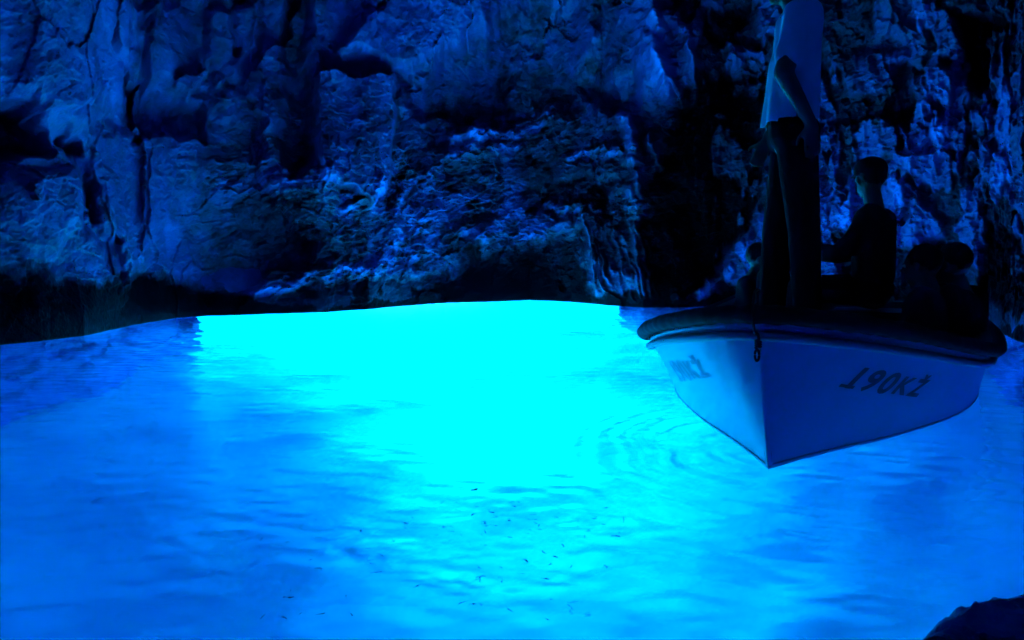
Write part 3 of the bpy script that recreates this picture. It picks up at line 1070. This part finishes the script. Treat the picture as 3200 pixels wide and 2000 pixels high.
def person(loc_, face, J, label, shirt_m, trouser_m, sleeve=0.45, hat=False, long_hair=False, vox=0.0075, extra=None, hem=None, looser=0.0, group=None):
    """J: joints in a frame with x = the person's right, y = forward, z up, origin at the base"""
    root = bpy.data.objects.new("person", None)
    col.objects.link(root)
    root.location = loc_
    root.rotation_euler = (0, 0, face)     # local +y looks this way
    root["label"] = label
    root["category"] = "person"
    if group:
        root["group"] = group
    V_ = {k: Vector(v) for k, v in J.items()}
    g = V_
    bm = bmesh.new()
    head_parts(bm, g['head'], g['look'])
    r, f, u = basis(g['look'])
    capsule(bm, g['neck'], g['head'] - u * .06 - f * .012, .057, .052)
    for s in ('r', 'l'):
        capsule(bm, g['sh_' + s], g['el_' + s], .055, .045)
        capsule(bm, g['el_' + s], g['wr_' + s], .045, .028)
        capsule(bm, g['hip_' + s], g['kn_' + s], .075, .053)
        capsule(bm, g['kn_' + s], g['an_' + s], .054, .036)
        capsule(bm, g['an_' + s], g['toe_' + s], .038, .03)
        capsule(bm, g['sh_' + s] * .75 + g['neck'] * .25, g['hip_' + s], .085, .09)
        hd = g.get('hd_' + s, g['wr_' + s] - g['el_' + s])
        sx = 1 if s == 'r' else -1
        hand_parts(bm, g['wr_' + s], hd, g.get('pn_' + s, Vector((-sx, 0, -.2))), g.get('th_' + s, Vector((0, 1, .3))))
    capsule(bm, g['neck'] - Vector((0, 0, .06)), (g['hip_r'] + g['hip_l']) / 2, .09, .10)
    capsule(bm, g['sh_r'], g['sh_l'], .052, .052)
    body = link("body", fuse(bm, vox), M_SKIN, root)
    # shirt
    lo = looser
    bm = bmesh.new()
    for s in ('r', 'l'):
        capsule(bm, g['sh_' + s] * .8 + g['neck'] * .2, g['hip_' + s] + Vector((0, 0, .10)), .102 + lo * .4, .112 + lo)
        e = g['sh_' + s].lerp(g['el_' + s], sleeve * 1.6 if sleeve < .9 else 1)
        capsule(bm, g['sh_' + s], e, .068, .068 if hem else .058)
        if sleeve >= .9:
            capsule(bm, g['el_' + s], g['wr_' + s].lerp(g['el_' + s], .08), .054, .04)
    capsule(bm, g['neck'] - Vector((0, 0, .07)), (g['hip_r'] + g['hip_l']) / 2 + Vector((0, 0, .09)), .105, .118 + lo)
    capsule(bm, g['sh_r'] * .9 + g['sh_l'] * .1, g['sh_l'] * .9 + g['sh_r'] * .1, .066, .066)
    if extra:
        extra(bm)
    sm_ = fuse(bm, vox * 1.3, 5)
    vv = np.empty(len(sm_.vertices) * 3)
    sm_.vertices.foreach_get('co', vv)
    vv = vv.reshape(-1, 3)
    nz = vnoise(vv * np.array([1, 1, .35]), 13, 3) * .012 + vnoise(vv * np.array([1, 1, .5]), 27, 5) * .003
    nn = np.empty(len(sm_.vertices) * 3)
    sm_.vertices.foreach_get('normal', nn)
    sm_.vertices.foreach_set('co', (vv + nn.reshape(-1, 3) * nz[:, None]).reshape(-1))
    if hem:
        bb = bmesh.new()
        bb.from_mesh(sm_)
        bmesh.ops.bisect_plane(bb, geom=bb.verts[:] + bb.edges[:] + bb.faces[:], plane_co=(0, 0, hem), plane_no=(0, 0, 1), clear_inner=True)
        for v in bb.verts:
            if v.co.z < hem + .03:
                v.co.z += .008 * math.sin(v.co.x * 37)
        bb.to_mesh(sm_)
        bb.free()
        for p in sm_.polygons:
            p.use_smooth = True
    so_ = link("shirt", sm_, shirt_m, root)
    if hem:
        th_ = so_.modifiers.new("thickness", 'SOLIDIFY')
        th_.thickness = .003
    # trousers
    bm = bmesh.new()
    for s in ('r', 'l'):
        capsule(bm, g['hip_' + s] + Vector((0, 0, .02)), g['kn_' + s], .100, .076)
        capsule(bm, g['kn_' + s], g['an_' + s] + Vector((0, 0, .05)), .076, .066)
    capsule(bm, g['hip_r'] + Vector((0, 0, .03)), g['hip_l'] + Vector((0, 0, .03)), .112, .112)
    if hem:
        capsule(bm, g['hip_r'] + Vector((0, .02, .03)), g['hip_r'] + Vector((-.02, .02, .15)), .108, .108)
        capsule(bm, g['hip_l'] + Vector((0, .02, .03)), g['hip_l'] + Vector((.02, .02, .15)), .108, .108)
    tm = fuse(bm, vox * 1.3, 5)
    if hem:
        bb = bmesh.new()
        bb.from_mesh(tm)
        bmesh.ops.bisect_plane(bb, geom=bb.verts[:] + bb.edges[:] + bb.faces[:], plane_co=(0, 0, hem + .015), plane_no=(0, 0, -1), clear_inner=True)
        bb.to_mesh(tm)
        bb.free()
        for p in tm.polygons:
            p.use_smooth = True
    link("trousers", tm, trouser_m, root)
    for s in ('r', 'l'):
        bm = bmesh.new()
        capsule(bm, g['an_' + s] + Vector((0, -.03, -.03)), g['toe_' + s] + Vector((0, 0.02, -.005)), .045, .038)
        link("shoe", fuse(bm, .008, 3), M_DARK, root)
    # hair
    bm = bmesh.new()
    rot = Matrix((r, f, u)).transposed()
    ellip(bm, g['head'] + u * .035 - f * .022, (.086, .097, .092), rot)
    if long_hair:
        capsule(bm, g['head'] - f * .05, g['neck'] - f * .075, .075, .055)
    hm = fuse(bm, .008, 3)
    hv = np.empty(len(hm.vertices) * 3)
    hm.vertices.foreach_get('co', hv)
    hv = hv.reshape(-1, 3)
    hv += (np.array(rng.normal(0, .0012, hv.shape)) + .004 * vnoise(hv, 45, 9)[:, None])
    hm.vertices.foreach_set('co', hv.reshape(-1))
    link("hair", hm, M_HAIR, root)
    if hat:
        bm = bmesh.new()
        ellip(bm, g['head'] + u * .055 - f * .012, (.093, .107, .082), rot)
        capsule(bm, g['head'] + u * .045 + f * .07 - r * .04, g['head'] + u * .035 + f * .145 - r * .02, .012, .008)
        capsule(bm, g['head'] + u * .045 + f * .07 + r * .04, g['head'] + u * .035 + f * .145 + r * .02, .012, .008)
        capsule(bm, g['head'] + u * .045 + f * .07, g['head'] + u * .035 + f * .155, .014, .008)
        link("cap", fuse(bm, .008, 2), M_DARK, root)
    for s in (-1, 1):
        bm = bmesh.new()
        ellip(bm, g['head'] + u * .008 + f * .078 + r * s * .032, (.012, .012, .012))
        bm_link("eye", bm, M_EYE, root)
    return root


def in_boat(s, o, z):
    return Vector((BOW.x, BOW.y, 0)) + AFT * (s * K) + LAT * (o * K) + Vector((0, 0, z))


# the skipper standing on the foredeck, seen from his left, looking towards the light
stand = dict(head=(0, .06, 1.73), look=(0, 1, -.05), neck=(0, .0, 1.57), sh_r=(.19, .0, 1.49), sh_l=(-.19, .0, 1.49),
             el_r=(.25, .03, 1.20), wr_r=(.20, .12, .99), el_l=(-.25, .075, 1.24), wr_l=(-.215, -.055, 1.01), hd_l=(.05, -.1, -1), th_l=(.3, 1, 0), pn_l=(1, 0, 0),
             hip_r=(.09, -.0, .96), hip_l=(-.09, -.0, .96), kn_r=(.11, .06, .51), kn_l=(-.10, -.05, .51), an_r=(.12, .075, .08), an_l=(-.11, -.075, .08),
             toe_r=(.14, .21, .04), toe_l=(-.13, .06, .04))


def belly(bm):
    capsule(bm, (0, .045, 1.32), (0, .06, .95), .085, .11)
    capsule(bm, (-.07, .035, 1.3), (-.08, .045, .95), .085, .10)
    capsule(bm, (.07, .035, 1.3), (.08, .045, .95), .085, .10)


STAND_AT = Vector((1.385, 3.9, .37))
person(STAND_AT, math.radians(75), stand, "standing skipper in a pale loose T-shirt and dark trousers, arm hanging at his side",
       M_SHIRT, M_DARK, sleeve=.42, extra=belly, looser=-.012, hem=1.035)

sit = dict(head=(0, .06, .74), look=(0, 1, -.1), neck=(0, 0, .58), sh_r=(.175, 0, .51), sh_l=(-.175, 0, .51),
           el_r=(.22, .12, .27), wr_r=(.15, .33, .20), el_l=(-.22, .12, .27), wr_l=(-.15, .33, .20),
           hip_r=(.09, 0, .09), hip_l=(-.09, 0, .09), kn_r=(.12, .40, .12), kn_l=(-.12, .40, .12), an_r=(.12, .42, -.14), an_l=(-.12, .42, -.14),
           toe_r=(.12, .54, -.17), toe_l=(-.12, .54, -.17))


def seated(**kw):
    d = dict(sit)
    d.update(kw)
    return d


exec_people = [
    (in_boat(3.03, .31, .45), 55, seated(el_l=(-.22, .16, .33), wr_l=(-.10, .40, .36), el_r=(.2, .2, .33), wr_r=(.13, .44, .34), head=(0, .04, .78), look=(1, 1, -.1)),
     "seated passenger in dark clothes just behind the skipper, sitting higher than the rest", M_DARK, True, 1.0),
    (in_boat(2.83, .67, -.03), 45, seated(), "seated passenger in dark clothes, left one of the low pair near the stern", M_NAVY, False, 1.0),
    (in_boat(3.0, .85, -.02), 40, seated(), "seated passenger in dark clothes, rightmost in the boat", M_DARK, False, 1.0),
    (in_boat(4.25, -.70, .0), -116, seated(), "seated passenger farthest left in the boat, only head and shoulders showing", M_NAVY, False, 1.0),
    (in_boat(3.75, -.45, .08), -116, seated(), "seated passenger half hidden by the skipper's leg", M_DARK, False, 1.0),
]
for (p, a, J, lab, m, hat, sl) in exec_people:
    person(p, math.radians(a), J, lab, m, M_DARK, sleeve=sl, hat=hat, vox=.0095)

# ------------------------------------------------------------------ a leaf adrift
def leaf():
    bm = bmesh.new()
    n = 9
    L = []
    for s in (1, -1):
        L.append([bm.verts.new((0.016 * (i / (n - 1) * 2 - 1), s * 0.007 * math.sin(math.pi * i / (n - 1)) + .0001 * s, .002 + .002 * math.sin(i))) for i in range(n)])
    mid_ = [bm.verts.new((0.016 * (i / (n - 1) * 2 - 1), 0, .0005)) for i in range(n)]
    for i in range(n - 1):
        bm.faces.new((L[0][i], L[0][i + 1], mid_[i + 1], mid_[i]))
        bm.faces.new((mid_[i], mid_[i + 1], L[1][i + 1], L[1][i]))
    o = bm_link("leaf", bm, M_WOOD, label="tiny dark leaf floating alone on the glowing water", category="leaf")
    c = at(1121, 1161)
    o.location = (c.x, c.y, 0.004)
    o.rotation_euler = (0, 0, .9)
    m_ = o.modifiers.new("thickness", 'SOLIDIFY')
    m_.thickness = .001


leaf()


# ------------------------------------------------------------------ shoal of small fish just under the surface
M_FISH = mat("dark_fish_skin", (0.05, 0.06, 0.09), 0.4, 0, 60, 0.3)


def fish_mesh(bend):
    bm = bmesh.new()
    prof = [(0, .004), (.08, .05), (.2, .085), (.38, .10), (.55, .085), (.72, .05), (.84, .022), (.88, .02)]
    rings = []
    for t, r in prof:
        y = bend * (t - .3) ** 2
        rings.append([bm.verts.new((t - .45, y + .55 * r * math.cos(a), 1.15 * r * math.sin(a))) for a in np.linspace(0, 2 * math.pi, 8, endpoint=False)])
    for A, B in zip(rings, rings[1:]):
        for k in range(8):
            bm.faces.new((A[k], A[(k + 1) % 8], B[(k + 1) % 8], B[k]))
    bm.faces.new(rings[0][::-1])
    bm.faces.new(rings[-1])
    # forked tail and a back fin, each a thin closed wedge
    def fin(pts, th):
        a = [bm.verts.new((x - .45, bend * (x - .3) ** 2 + th, z)) for x, z in pts]
        b = [bm.verts.new((x - .45, bend * (x - .3) ** 2 - th, z)) for x, z in pts]
        bm.faces.new(a)
        bm.faces.new(b[::-1])
        for i in range(len(pts)):
            j = (i + 1) % len(pts)
            bm.faces.new((a[j], a[i], b[i], b[j]))
    fin([(.84, 0), (1.05, .13), (.98, 0), (1.05, -.13)], .006)
    fin([(.35, .10), (.45, .17), (.62, .08)], .006)
    bmesh.ops.recalc_face_normals(bm, faces=bm.faces)
    me = bpy.data.meshes.new("fish")
    bm.to_mesh(me)
    bm.free()
    for p in me.polygons:
        p.use_smooth = True
    me.materials.append(M_FISH)
    return me


FISH = [fish_mesh(b) for b in (-.5, -.2, 0, .25, .6)]
fr_ = random.Random(12)
n_f = 0
while n_f < 130:
    if n_f < 85:
        px, py = fr_.gauss(1140, 170), fr_.gauss(1245, 38)
    else:
        px, py = fr_.uniform(600, 1420), fr_.uniform(1240, 1480)
    if not (560 < px < 1480 and 1170 < py < 1500):
        continue
    c = at(px, py)
    h = fr_.uniform(.08, .45)
    rr = math.hypot(c.x, c.y)
    f = bpy.data.objects.new("fish", FISH[fr_.randrange(5)])
    col.objects.link(f)
    f.location = (c.x * (1 + h / rr), c.y * (1 + h / rr), -h)
    L_ = fr_.uniform(.014, .029)
    f.scale = (L_, L_, L_)
    f.rotation_euler = (0, fr_.uniform(-.3, .3), fr_.gauss(2.6, .9))
    f["label"] = "tiny dark fish in the shoal below the near edge of the glow"
    f["category"] = "fish"
    f["group"] = "fish in the shoal under the near water"
    n_f += 1
